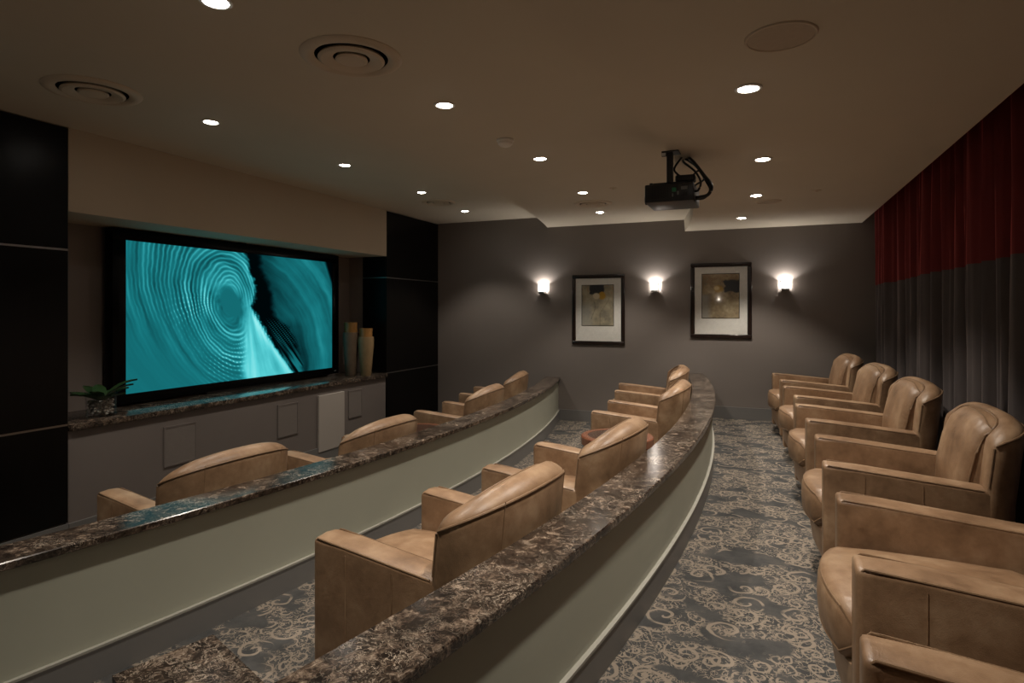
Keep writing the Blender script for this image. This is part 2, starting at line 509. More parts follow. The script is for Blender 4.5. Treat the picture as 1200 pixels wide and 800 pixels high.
# ------------------------------------------------------------------ curved tier walls with marble caps
def tier_wall(name, rin, rout, y0, zb, cap, zfoot, joints, label, extra=None):
    w = struct(MB().arc(rin + 0.02, rout - 0.026, y0, FAR_Y - 0.001, zfoot, cap - 0.032, 60).build(name, 'cream_paint'), label)
    ys = [y0 - 0.03] + joints + [FAR_Y - 0.002]
    for a, b in zip(ys[:-1], ys[1:]):
        n = max(6, int((b - a) * 9)); rings = []
        for i in range(n + 1):
            y = a + 0.0012 + (b - a - 0.0024) * i / n
            xa, xb = arc_x(rin, y), arc_x(rout, y); e = 0.004; z0, z1 = cap - 0.032, cap
            rings.append([(xa + e, y, z0), (xb - e, y, z0), (xb, y, z0 + e), (xb, y, z1 - e), (xb - e, y, z1), (xa + e, y, z1), (xa, y, z1 - e), (xa, y, z0 + e)])
        MB().loft(rings).build('marble_cap', 'marble', w, 25)
    bb = MB().arc(rout - 0.027, rout - 0.012, y0, FAR_Y - 0.02, zb, zb + 0.128, 60).build('baseboard', 'baseboard_paint', w)
    MB().arc(rout - 0.027, rout - 0.008, y0, FAR_Y - 0.02, zb + 0.128, zb + 0.138, 60).build('bead', 'bead_lit', w)
    return w
tier_wall('wall_tier_middle', R1_IN, R1_OUT, 0.35, Z_MID, CAP1, Z_LOW, [3.35, 6.0], 'curved cream half wall with marble cap behind the front row')
w2 = tier_wall('wall_tier_upper', R2_IN, R2_OUT, 0.50, Z_TOP, CAP2, Z_MID, [2.72, 5.12], 'curved cream half wall with marble cap beside the upper aisle')
# short return at the near end of the upper half wall
def rot_box(cx, cy, hx, hy, a):
    ca, sa = math.cos(a), math.sin(a)
    return [(cx + ca * x - sa * y, cy + sa * x + ca * y) for x, y in ((-hx, -hy), (hx, -hy), (hx, hy), (-hx, hy))]
q = [(-1.297, 0.872), (-0.925, 0.735), (-0.925, 0.96), (-1.238, 1.079)]
MB().loft([[(x, y, CAP2 - 0.032) for x, y in q], [(x, y, CAP2) for x, y in q]]).build('return_cap', 'marble', w2, 20)
qi = [(-1.27, 0.885), (-0.91, 0.75), (-0.91, 0.945), (-1.222, 1.06)]
MB().loft([[(x, y, Z_MID) for x, y in qi], [(x, y, CAP2 - 0.032) for x, y in qi]]).build('return_wall', 'cream_paint', w2, 20)

# ------------------------------------------------------------------ media ledge under the screen
SHELF_Z = 0.845
led = thing('media_ledge', 'built-in taupe media ledge with dark marble top and speaker grilles under screen', 'ledge', (PANEL_X, (REC0 + REC1) / 2, 0))
def L(x, y): return (x - PANEL_X, y - (REC0 + REC1) / 2)
yo = (REC0 + REC1) / 2
hw = (REC1 - REC0) / 2 - 0.004
MB().box(-0.595, -0.012, -hw, hw, 0.0, SHELF_Z - 0.045).build('face', 'cabinet_paint', led, 0)
MB().rbox(-0.595, 0.018, -hw, hw, SHELF_Z - 0.045, SHELF_Z, 0.004, 2).build('marble_top', 'marble', led)
MB().box(-0.012, 0.004, -hw, hw, 0.0, 0.15).build('kick_board', 'baseboard_paint', led, 0)
def grille(y0, y1, z0, z1):
    y0 -= yo; y1 -= yo
    m = MB(); w = 0.014
    for a in ((y0, y1, z0, z0 + w), (y0, y1, z1 - w, z1), (y0, y0 + w, z0 + w, z1 - w), (y1 - w, y1, z0 + w, z1 - w)):
        m.box(-0.012, -0.002, *a)
    g = m.build('speaker_grille', 'cabinet_paint', led, 0)
    MB().box(-0.012, -0.0055, y0 + w, y1 - w, z0 + w, z1 - w).build('grille_cloth', 'grille_paint', g, 0)
grille(3.49, 3.80, 0.37, 0.70); grille(4.74, 5.03, 0.37, 0.70); grille(5.86, 6.12, 0.385, 0.71)
MB().rbox(-0.012, 0.012, 5.33 - yo, 5.765 - yo, 0.10, 0.72, 0.003, 1).build('access_panel', 'white_panel', led)

# ------------------------------------------------------------------ screen
def grid_print(name, mat, parent, fn, nu, nv, place):
    """flat print: place(u, v) -> point, fn(U, V) -> rgb linear, v runs down"""
    us = np.linspace(0, 1, nu + 1); vs = np.linspace(0, 1, nv + 1)
    U, V = np.meshgrid(us, vs)
    P = place(U.ravel(), V.ravel())
    me = bpy.data.meshes.new(name)
    idx = np.arange((nu + 1) * (nv + 1)).reshape(nv + 1, nu + 1)
    F = np.stack([idx[:-1, :-1], idx[1:, :-1], idx[1:, 1:], idx[:-1, 1:]], -1).reshape(-1, 4)
    me.from_pydata(P.tolist(), [], F.tolist())
    col = fn(U.ravel(), V.ravel())
    at = me.color_attributes.new('print', 'FLOAT_COLOR', 'POINT')
    at.data.foreach_set('color', np.c_[col, np.ones(len(col))].astype(np.float32).ravel())
    me.materials.append(M[mat])
    return link(name, me, parent)
def vnoise(x, y, seed=0):
    def h(i, j):
        s = np.sin(i * 127.1 + j * 311.7 + seed * 74.7) * 43758.5453
        return s - np.floor(s)
    i, j = np.floor(x), np.floor(y); fx, fy = x - i, y - j
    fx = fx * fx * (3 - 2 * fx); fy = fy * fy * (3 - 2 * fy)
    return (h(i, j) * (1 - fx) + h(i + 1, j) * fx) * (1 - fy) + (h(i, j + 1) * (1 - fx) + h(i + 1, j + 1) * fx) * fy
def fbm(x, y, seed=0, n=4):
    s = 0; a = 0.5
    for k in range(n):
        s = s + a * vnoise(x * 2 ** k, y * 2 ** k, seed + k); a *= 0.5
    return s / 0.94
def sstep(x, a, b):
    t = np.clip((x - a) / (b - a), 0, 1)
    return t * t * (3 - 2 * t)
def srgb(c):
    c = np.asarray(c, float) / 255.0
    return np.where(c <= 0.04045, c / 12.92, ((c + 0.055) / 1.055) ** 2.4)
def ramp(t, stops):
    xs = [s[0] for s in stops]; cs = np.array([srgb(s[1]) ** (1 / 2.2) for s in stops])
    return np.stack([np.interp(t, xs, cs[:, k]) for k in range(3)], -1) ** 2.2
def screen_fn(u, v):
    asp = 2.03
    wob = fbm(u * 6, v * 4, 3) - 0.5
    wob2 = fbm(u * 17, v * 11, 8) - 0.5
    dx = (u - 0.415) * asp; dy = v - 0.40
    # teardrop eye: round above, drawn out to the lower right
    ex = dx - 0.30 * dy; ey = dy * 0.92
    r = np.hypot(ex * 1.08, ey); th = np.arctan2(ey, ex)
    rr = r + 0.035 * np.sin(th * 2 + 0.6) + 0.055 * wob + 0.012 * wob2
    ring = np.sin(rr * 195 + 1.6 * np.sin(th * 3 + 1) + 2.0 * wob2)
    patch = fbm(u * 4.5 + 1.3, v * 3.4, 9)
    amp = sstep(r, 0.10, 0.18) * (1 - 0.6 * sstep(r, 0.60, 1.05))
    amp = amp * (0.16 + 0.95 * sstep(patch, 0.36, 0.66))
    low_left = sstep(-dx * 0.75 + dy * 1.0, 0.55, 1.0)
    amp = amp * (1 - 0.93 * low_left)
    dots = np.clip(np.sin(th * 84 + rr * 30 + 3 * wob), 0, 1)
    dotzone = sstep(dy, -0.15, 0.15) * (1 - sstep(r, 0.50, 0.72))
    streak = fbm(rr * 24 + 1.4 * np.cos(th), 2.2 * np.sin(th) + 5 + 3 * r, 17) - 0.5              # cloth folds running round the eye
    b = 0.375 + 0.30 * streak * (1 - 0.85 * low_left) + 0.085 * ring * amp
    b = b + amp * np.clip(ring, 0, 1) ** 4 * (0.10 + 0.50 * dotzone * dots)
    sweep = sstep(0.52 - np.abs(dy + 0.25 - 0.12 * dx), 0.22, 0.52) * sstep(dx, -0.55, 0.0)
    b = b + sweep * (0.10 + 0.32 * (streak + 0.12))
    hook = np.exp(-((r - 0.235) / 0.045) ** 2) * sstep(-np.cos(th + 0.7), -0.1, 0.7)
    hook2 = np.exp(-((r - 0.40) / 0.05) ** 2) * sstep(-np.cos(th + 0.5), 0.1, 0.8)
    b = b + hook * (0.18 + 0.18 * ring) + hook2 * (0.10 + 0.14 * ring)
    eye = 1 - sstep(r, 0.085, 0.115)
    b = b * (1 - eye) + 0.37 * eye
    # the split
    ls = np.interp(v, [0, .12, .25, .36, .42, .48, .56, .68, .80, .92, 1.0], [.475, .497, .53, .527, .512, .530, .562, .605, .655, .71, .745])
    rs = np.interp(v, [0, .10, .2, .32, .45, .52, .60, .70, .82, 1.0], [.545, .55, .577, .607, .612, .632, .70, .735, .765, .79])
    jag = 0.030 * (fbm(u * 34, v * 30, 21) - 0.5)
    cl = np.interp(v, [0, .40, .48, .7, 1.0], [.485, .485, .478, .474, .468])
    soft = 0.03 * wob2
    cone = sstep(u + soft, cl - 0.03, cl + 0.03) * sstep(ls - u, -0.01, 0.02) * sstep(v, 0.30, 0.56)
    ray = fbm((u - 0.49) / np.maximum(v - 0.30, 0.05) * 16, v * 2.2, 51) - 0.5
    b = b * (1 - cone) + cone * (0.84 + 0.42 * ray + 0.10 * wob2)
    rim = np.exp(-((u - ls) / 0.03) ** 2) * (u < ls) * sstep(v, -0.1, 0.35)
    b = b + 0.22 * rim
    # right hand sheets of falling cloth
    right = sstep(u - rs + jag, -0.006, 0.035)
    q = np.hypot((u - 0.40) * asp, (v - 0.95) * 1.1)
    fold = fbm(q * 11 + 3 + wob, (u + v) * 1.2, 31) - 0.5
    sheet = 0.35 + 0.42 * fold + 0.16 * sstep(fbm(q * 6, u * 2, 41), 0.5, 0.75) + 0.06 * wob2
    sheet = sheet * (0.55 + 0.45 * sstep(u - rs, 0.0, 0.16))
    corner = sstep((u - 0.94) * 2.4 - v * 0.55, 0.0, 0.06)
    sheet = sheet * (1 - corner)
    black = sstep(u - ls + jag, -0.004, 0.018)
    strands = fbm((u * 1.3 - v * 0.55) * 42, v * 3, 61)
    dark = 0.015 + 0.40 * sstep(v, 0.55, 0.95) * sstep(strands, 0.42, 0.72)
    pin = sstep(np.sin(u * 330 + v * 60) * np.sin(v * 250 - u * 40), 0.45, 0.9) * sstep(v, 0.50, 0.58) * (1 - sstep(v, 0.70, 0.80))
    dark = dark + 0.30 * pin * sstep(u - ls, 0.02, 0.05)
    b = b * (1 - black) + black * dark
    b = b * (1 - right * black) + right * black * sheet
    b = np.clip(b, 0, 1.1)
    return ramp(b, [(0.0, (0, 3, 4)), (0.12, (4, 36, 40)), (0.30, (16, 92, 98)), (0.42, (22, 116, 123)), (0.62, (48, 160, 168)), (0.85, (92, 210, 216)), (1.05, (150, 238, 240))]) / 2 ** EXPOSURE
SX = -5.0
tv = thing('projection_screen', 'wide black framed screen showing teal swirling cloth with black split', 'screen', (SX, 4.80, 0.868))
Y0, Y1, Z0, Z1 = 3.367 - 4.80, 6.237 - 4.80, 0.0, 1.472
y0, y1, z0, z1 = 3.483 - 4.80, 6.123 - 4.80, 0.078, 1.378
for nm, a in (('bezel', (Y0, Y1, Z0, z0)), ('bezel', (Y0, Y1, z1, Z1)), ('bezel', (Y0, y0, z0, z1)), ('bezel', (y1, Y1, z0, z1))):
    MB().rbox(-0.10, 0.0, *a, 0.005, 2).build(nm, 'black_plastic', tv)
MB().box(-0.148, -0.03, Y0 + 0.1, Y1 - 0.1, 0.06, 1.40).build('back_case', 'black_satin', tv, 0)
MB().box(-0.13, -0.02, -0.5, 0.5, -0.023, 0.06).build('foot', 'black_satin', tv, 0)
grid_print('picture', 'screen_picture', tv, screen_fn, 720, 360,
           lambda U, V: np.stack([np.full_like(U, -0.012), y0 + (y1 - y0) * U, z1 - (z1 - z0) * V], -1))
MB().rbox(-0.045, 0.004, -0.115, -0.035, 1.474, 1.492, 0.003, 1).build('sensor_bar', 'black_satin', tv)
MB().box(0.0, 0.0012, 1.345, 1.385, 0.032, 0.040).build('badge', 'port_grey', tv, 0)

# ------------------------------------------------------------------ armchair
def sup(a, b, ex, phi):
    c, s = math.cos(phi), math.sin(phi)
    return a * abs(c) ** (2 / ex) * (1 if c >= 0 else -1), b * abs(s) ** (2 / ex) * (1 if s >= 0 else -1)
def make_armchair(label, BX, a_out, a_in, hend, hmid, hpow, lean_k, ex, cw, cx, cdrop):
    """BX: where the back starts behind the arm fronts; a_out, a_in: sweep of its outer and inner face; hend, hmid: height at its ends and middle"""
    t = thing('armchair', label, 'armchair')
    def hgt(c): return hend + (hmid - hend) * max(0.0, c) ** hpow
    def back_pt(phi, t, z):
        """t = 0 inner face, 1 outer face"""
        xo, yo_ = sup(a_out, 0.400, ex, phi); xi, yi = sup(a_in, 0.288, ex, phi)
        lean = lean_k * max(0.0, z - 0.40)
        return (BX + xi + (xo - xi) * t + lean, yi + (yo_ - yi) * t, z)
    # base with bowed front rail
    def bow(y, d): return -d * (1 - (y / 0.27) ** 2)
    ys = np.linspace(-0.275, 0.275, 13)
    rings = []
    for y in ys:
        b = bow(y, 0.05)
        rings.append([(0.045 + b * 0.4, y, 0.055), (0.52, y, 0.055), (0.52, y, 0.285), (0.012 + b, y, 0.285), (0.004 + b, y, 0.275), (0.012 + b * 0.8, y, 0.16)])
    MB().loft(rings).build('base', 'leather', t, 40)
    # seat cushion
    rings = []; edge_t = []; edge_b = []
    n = 17
    for i in range(n):
        s = -1 + 2 * i / (n - 1)
        y = 0.268 * s
        e = min(1.0, (1 - abs(s)) / 0.10); e = math.sqrt(max(0.0, 1 - (1 - e) ** 2))
        b = -0.025 + bow(y, 0.055)
        zt = 0.448 + 0.018 * (1 - s * s); th = 0.082
        zm = 0.365
        prof = []
        ht = (zt - zm) * (0.35 + 0.65 * e); hb = th * (0.45 + 0.55 * e)
        x0 = b + 0.02 * (1 - e); x1 = 0.56
        for (fx, fz) in ((0.0, 0.0), (0.004, 0.55), (0.022, 0.88), (0.06, 0.985), (0.25, 1.06), (0.6, 1.06), (0.92, 1.0), (1.0, 0.85)):
            prof.append((x0 + (x1 - x0) * fx, y, zm + ht * fz))
        for (fx, fz) in ((1.0, -0.9), (0.06, -1.0), (0.018, -0.9), (0.004, -0.5)):
            prof.append((x0 + (x1 - x0) * fx, y, zm + hb * fz))
        rings.append(prof)
        edge_t.append((x0 + 0.012, y, zm + ht * 0.80)); edge_b.append((x0 + 0.010, y, zm - hb * 0.80))
    sc = MB().loft(rings).build('seat_cushion', 'leather', t, 60)
    MB().tube(edge_t, 0.0045, 6).build('piping', 'leather_piping', sc)
    MB().tube(edge_b, 0.0045, 6).build('piping', 'leather_piping', sc)
    # arms
    for s in (-1, 1):
        ya, yb = (0.270, 0.400) if s > 0 else (-0.400, -0.270)
        zf, zr, xr = 0.622, 0.568, BX + 0.02
        vs = [(0.0, ya, 0.055), (xr, ya, 0.055), (0.0, yb, 0.055), (xr, yb, 0.055), (0.0, ya, zf), (xr, ya, zr), (0.0, yb, zf), (xr, yb, zr)]
        # crown of the arm: a soft rounded top
        sec = []
        w = yb - ya
        for k in range(13):
            x = xr * k / 12
            top = zf + (zr - zf) * (x / xr)
            if k == 0: fr = [(0.028, 0.014, 0.004)]
            prof = []
            rx = 0.0
            inset = [0.014, 0.004, 0.0][k] if k < 3 else 0.0
            xx = [0.0, 0.006, 0.020][k] if k < 3 else x
            tp = top - inset
            ylo, yhi = ya + inset * 0.7, yb - inset * 0.7
            r = 0.019
            pr = [(yhi, 0.055)]
            for a in range(0, 5):
                an = a / 4 * PI / 2
                pr.append((yhi - r + r * math.cos(an), tp - r + r * math.sin(an)))
            pr.append(((ylo + yhi) / 2, tp + 0.005))
            for a in range(0, 5):
                an = PI / 2 + a / 4 * PI / 2
                pr.append((ylo + r + r * math.cos(an), tp - r + r * math.sin(an)))
            pr.append((ylo, 0.055))
            sec.append([(xx, p, z) for p, z in pr])
        arm = MB().loft(sec).build('arm', 'leather', t, 50)
        # piping round the outside face and inside edge of the front
        for yy, off in ((yb if s > 0 else ya, 0.0), (ya if s > 0 else yb, 0.0)):
            sg = 1 if yy > (ya + yb) / 2 else -1
            yl = yy - sg * 0.0035
            line = [(0.003, yy - sg * 0.012, 0.075), (0.003, yy - sg * 0.012, 0.585), (0.008, yy - sg * 0.010, 0.600), (0.022, yy - sg * 0.006, zf - 0.009)]
            line += [(x, yy - sg * 0.0045, zf + (zr - zf) * x / xr - 0.0065) for x in np.linspace(0.045, BX, 8)]
            MB().tube(line, 0.0036, 6).build('piping', 'leather_piping', arm)
        yo2 = yb if s > 0 else ya
        for xs in (0.165, 0.385):
            MB().tube([(xs, yo2, 0.07), (xs, yo2, zf + (zr - zf) * xs / xr - 0.03)], 0.0018, 5).build('seam', 'leather', arm)
    # barrel back
    N = 33
    rings = []; top_in = []; top_out = []; 
    for i in range(N):
        phi = -PI / 2 + PI * i / (N - 1)
        h = hgt(math.cos(phi))
        prof = []
        for tt, dz in ((0.0, None), (0.0, 0.18), (0.0, 0.06), (0.03, 0.022), (0.12, 0.004), (0.30, -0.004), (0.5, 0.000), (0.70, 0.012), (0.88, 0.028), (0.965, 0.044), (1.0, 0.070), (1.0, 0.18), (1.0, 0.36), (0.97, 'b')):
            z = 0.20 if dz is None else (0.055 if dz == 'b' else h - dz)
            prof.append(back_pt(phi, tt, z))
        if i in (0, N - 1):       # soften the front end of the back
            sg = -1 if i == 0 else 1
            ym_ = sg * 0.344
            rings.append([(p[0] - 0.016, ym_ + (p[1] - ym_) * 0.72, p[2] - (0.016 if p[2] > 0.5 else 0)) for p in prof])
            if i: rings.insert(-1, prof)
            else: rings.append(prof)
        else:
            rings.append(prof)
        top_in.append(back_pt(phi, 0.035, h - 0.010)); top_out.append(back_pt(phi, 0.975, h - 0.042))
    bk = MB().loft(rings).build('backrest', 'leather', t, 55)
    MB().tube(top_in, 0.005, 6).build('piping', 'leather_piping', bk)
    MB().tube(top_out, 0.005, 6).build('piping', 'leather_piping', bk)
    for phi in (-0.62, 0.62):
        MB().tube([back_pt(phi, 1.0, z) for z in np.linspace(0.08, hgt(math.cos(phi)) - 0.03, 9)], 0.0018, 5).build('seam', 'leather', bk)
    for sgn in (-1, 1):       # welt down each front end of the back
        ph = sgn * PI / 2
        MB().tube([(back_pt(ph, 1.0, z)[0] - 0.003, back_pt(ph, 1.0, z)[1] - sgn * 0.003, z) for z in np.linspace(0.58, hend - 0.05, 6)], 0.0045, 6).build('piping', 'leather_piping', bk)
    # back cushion
    n = 17; rings = []; rim = []
    for i in range(n):
        s = -1 + 2 * i / (n - 1)
        y = cw * s
        e = min(1.0, (1 - abs(s)) / 0.12); e = math.sqrt(max(0.0, 1 - (1 - e) ** 2))
        ztop = hmid - 0.004 - cdrop - 0.05 * abs(s) ** 3.5
        prof = []
        for (fz, fx) in ((0.0, 0.02), (0.10, -0.01), (0.4, -0.022), (0.7, -0.016), (0.90, 0.004), (0.97, 0.028), (1.0, 0.06)):
            z = 0.42 + (ztop - 0.42) * fz
            prof.append((cx + 0.165 * (z - 0.42) + fx + 0.035 * (1 - e) - 0.02 * (1 - s * s) * 0.3, y, z))
        for z in (ztop, 0.42):
            prof.append((BX + a_in + lean_k * (z - 0.40) + 0.03, y * (1.0), z - (0.012 if z > 0.5 else 0)))
        rings.append(prof)
        if i in (0, n - 1):
            rim.append([(p[0] - 0.002, p[1], p[2]) for p in prof[:7]])
    top = [(r[6][0] - 0.016, r[6][1], r[6][2] - 0.006) for r in rings]
    bc = MB().loft(rings).build('back_cushion', 'leather', t, 60)
    MB().tube(rim[0][:6] + top[1:-1] + list(reversed(rim[1][:6])), 0.0045, 6).build('piping', 'leather_piping', bc)
    for (x, y) in ((0.07, -0.33), (0.07, 0.33), (0.58, -0.28), (0.58, 0.28)):
        MB().lathe([(0.017, 0.0), (0.024, 0.06)], 10, (x, y, 0)).build('leg', 'leg_wood', t)
    return t
def place(near, far, z):
    n, f = Vector((*near, 0)), Vector((*far, 0))
    d = f - n
    a = math.atan2(-d.x, d.y)
    c = (n + f) / 2
    return (c.x, c.y, z), a
chairs = [
 ((-3.54, 2.286), (-3.46, 3.085), Z_LOW), ((-3.30, 3.43), (-3.26, 4.229), Z_LOW), ((-3.385, 5.40), (-3.44, 6.198), Z_LOW), ((-3.585, 6.77), (-3.735, 7.555), Z_LOW),
 ((-1.618, 1.867), (-1.535, 2.662), Z_MID), ((-1.48, 3.054), (-1.414, 3.852), Z_MID), ((-1.425, 5.11), (-1.454, 5.91), Z_MID), ((-1.559, 6.545), (-1.689, 7.335), Z_MID),
 ((0.14, 0.75), (0.181, 1.549), Z_TOP), ((0.216, 1.912), (0.233, 2.708), Z_TOP), ((0.223, 3.13), (0.232, 3.928), Z_TOP),
 ((0.217, 4.362), (0.169, 5.161), Z_TOP), ((0.188, 5.545), (0.104, 6.341), Z_TOP), ((0.096, 6.77), (0.012, 7.566), Z_TOP),
]
labels = [
 'tan leather armchair in the lowest row beside the black panelled pier and potted plant',
 'tan leather armchair in the lowest row, facing the middle of the screen',
 'tan leather armchair in the lowest row, just past the small table, facing the two vases',
 'tan leather armchair in the lowest row, tucked against the taupe picture wall',
 'tan leather armchair in the middle row beside the short marble topped return',
 'tan leather armchair in the middle row, between round cherry table and chair by marble return',
 'tan leather armchair in the middle row, beyond the round cherry table',
 'tan leather armchair in the middle row, last before the framed pictures',
 'tan leather armchair by the curtains, sixth from the picture wall, showing little but one arm',
 'tan leather armchair by the curtains, fifth from the picture wall',
 'tan leather armchair by the curtains, fourth from the picture wall',
 'tan leather armchair by the curtains, third from the picture wall',
 'tan leather armchair by the curtains, second from the picture wall',
 'tan leather armchair by the curtains, nearest the picture wall and the end sconce',
]
groups = ['armchairs of the lowest row'] * 4 + ['armchairs of the middle row'] * 4 + ['armchairs along the curtains'] * 6
barrel = (0.548, 0.208, 0.092, 0.780, 0.872, 0.85, 0.10, 2.3)
club = (0.600, 0.150, 0.045, 0.795, 0.865, 0.55, 0.11, 2.9)
proto = make_armchair(labels[0], *barrel, 0.205, 0.545, 0.055)
proto_club = make_armchair(labels[8], *club, 0.240, 0.548, 0.0)
for i, (nr, fr, z) in enumerate(chairs):
    loc, a = place(nr, fr, z)
    if i == 0:
        proto.location = loc; proto.rotation_euler = (0, 0, a); proto['group'] = groups[0]
    elif i == 8:
        proto_club.location = loc; proto_club.rotation_euler = (0, 0, a); proto_club['group'] = groups[8]
    elif i > 8:
        dup(proto_club, loc, a, labels[i], groups[i])
    else:
        dup(proto, loc, a, labels[i], groups[i])

# ------------------------------------------------------------------ side tables
def side_table(label):
    t = thing('side_table', label, 'table', group='round side tables')
    h = 0.555
    MB().lathe([(0.218, h - 0.008), (0.218, h - 0.002), (0.240, h + 0.0), (0.262, h - 0.002), (0.270, h - 0.010), (0.270, h - 0.062), (0.262, h - 0.070), (0.05, h - 0.070)], 56).build('rim', 'cherry_wood', t)
    MB().lathe([(0.2185, h - 0.020), (0.2185, h - 0.003), (0.0005, h - 0.003)], 56).build('inlay', 'inlay_wood', t)
    MB().lathe([(0.05, 0.03), (0.032, 0.10), (0.028, 0.30), (0.04, h - 0.075)], 24).build('pedestal', 'cherry_wood', t)
    MB().lathe([(0.17, 0.0), (0.175, 0.012), (0.15, 0.024), (0.06, 0.035)], 40).build('foot', 'cherry_wood', t)
    return t
tb = side_table('round cherry side table with dark inlay between the middle row armchairs')
tb.location = (-1.06, 4.53, Z_MID)
dup(tb, (-3.02, 4.92, Z_LOW), 0.3, 'round cherry side table behind the marble cap in the lowest row')

# ------------------------------------------------------------------ curtains
def pleat(y, z, seed):
    """depth of the folds; folds stay put with height and soften and widen towards the floor"""
    k = 2 * PI / 0.27
    tall = (z - Z_TOP) / 2.5
    ph = k * y + 1.9 * math.sin(y * 2.3 + seed) + 0.9 * math.sin(y * 5.1 + seed * 2) + 0.35 * math.sin(z * 1.1 + y * 3)
    c = math.cos(ph)
    lo = math.copysign(abs(c) ** 0.6, c)
    hi = 0.20 * math.sin(2.6 * ph + 1.1 + seed + 1.2 * tall) + 0.13 * math.sin(4.3 * ph + 2.0 - 1.5 * tall)
    prof = lo * (0.78 + 0.26 * math.sin(y * 3.7 + seed)) + hi * (0.30 + 0.8 * tall)
    return prof * (0.094 - 0.018 * tall)
def curtain(name, ya, yb, seed, x0, label):
    t = thing(name, label, 'curtain', (x0, (ya + yb) / 2, Z_TOP), group='velvet curtains')
    ym = (ya + yb) / 2
    def sheet(nm, z0, z1, nz, mat, grow=0.0):
        n = int((yb - ya) / 0.0115)
        fr, bk = [], []
        for j in range(nz + 1):
            z = z0 + (z1 - z0) * j / nz
            for i in range(n + 1):
                y = ya + (yb - ya) * i / n
                s = 0.016 * math.sin(y * 4 + seed) * (1 - (z - Z_TOP) / 2.5)
                fr.append((pleat(y + s, z, seed) - grow - 0.0148 * (y - 4.0), y - ym, z - Z_TOP))
        bk = [(x + 0.006 + grow, y, z) for x, y, z in fr]
        o = len(fr); F = []
        for j in range(nz):
            for i in range(n):
                a = j * (n + 1) + i
                F.append((a, a + 1, a + n + 2, a + n + 1)); F.append((o + a, o + a + n + 1, o + a + n + 2, o + a + 1))
        for j in range(nz):
            for i in (0, n):
                a = j * (n + 1) + i; F.append((a, a + n + 1, o + a + n + 1, o + a))
        for i in range(n):
            for j in (0, nz):
                a = j * (n + 1) + i; F.append((a, o + a, o + a + 1, a + 1))
        return MB().add(fr + bk, F).build(nm, mat, t, 80)
    sheet('lower_cloth', Z_TOP + 0.012, 1.93, 12, 'grey_velvet')
    sheet('upper_band', 1.93, 2.86, 8, 'red_velvet', 0.0015)
    return t
curtain('curtain', 4.56, FAR_Y - 0.02, 0.4, 1.175, 'velvet curtain with dark red band over charcoal, hanging to the picture wall')
c2 = curtain('curtain', NEAR_Y + 0.05, 4.47, 2.1, 1.160, 'velvet curtain with dark red band over charcoal, overlapping the other at its red lined edge')
# red lining turned out along the leading edge, low down
pts = []
for z in np.linspace(0.36, 1.12, 9):
    w = 0.055 * (1 - ((z - 0.36) / 0.80)) + 0.006
    pts.append([(-0.045, 3.087 + 0.002, z - Z_TOP), (-0.045 + w * 0.2, 3.087 + w, z - Z_TOP), (-0.039 + w * 0.2, 3.087 + w, z - Z_TOP), (-0.037, 3.087 - 0.002, z - Z_TOP)])
MB().loft(pts).build('lining', 'red_velvet', c2, 60)
trk = MB().rbox(1.15, 1.19, NEAR_Y + 0.02, FAR_Y - 0.01, 2.866, 2.892, 0.004, 1).build('curtain_track', 'black_satin')
MB().box(1.158, 1.182, NEAR_Y + 0.02, FAR_Y - 0.01, 2.892, C_LEFT - 0.019).build('hanger_rail', 'black_satin', trk, 0)
tag(trk, 'dark curtain track hidden in the ceiling pocket above the velvet', 'curtain track')

# ------------------------------------------------------------------ framed pictures
def art_one(u, v):
    n = fbm(u * 5, v * 6, 2); n2 = fbm(u * 16, v * 18, 5)
    base = ramp(n * 0.7 + n2 * 0.3, [(0.25, (118, 112, 98)), (0.5, (150, 140, 118)), (0.75, (172, 162, 140))])
    def blend(b, m, c): return b * (1 - m[:, None]) + srgb(c) * m[:, None]
    base = blend(base, 0.6 * sstep(0.45 - u, 0, 0.3) * sstep(v, 0.35, 0.6), (150, 150, 146))
    base = blend(base, 0.75 * sstep(n2, 0.52, 0.66) * sstep(0.32 - v, 0.0, 0.2), (140, 110, 84))
    dk = sstep(0.34 - np.abs(u - 0.48) - 0.10 * (n2 - 0.5), 0.10, 0.14) * sstep(0.22 + 0.06 * n2 - v, 0.0, 0.03)
    base = blend(base, dk, (44, 45, 48))
    ye = sstep(0.11 - np.hypot((u - 0.64) * 0.8, v - 0.26) - 0.03 * (n2 - 0.5), 0.0, 0.03)
    base = blend(base, ye, (170, 132, 44))
    cr = sstep(0.09 - np.hypot((u - 0.46) * 0.7, v - 0.27), 0.0, 0.03); base = blend(base, cr, (196, 184, 160))
    l1 = np.abs(u - (0.36 + 0.06 * np.sin(v * 9 - 3.2))); base = blend(base, 0.7 * sstep(0.014 - l1, 0, 0.01) * sstep(v, 0.4, 0.45) * (v < 0.85), (70, 62, 54))
    l2 = np.abs(u - (0.86 - 0.28 * sstep(v, 0.30, 0.75) )); base = blend(base, 0.6 * sstep(0.016 - l2, 0, 0.012) * sstep(v, 0.3, 0.35), (88, 78, 62))
    return np.clip(base * 1.25, 0, 0.9)
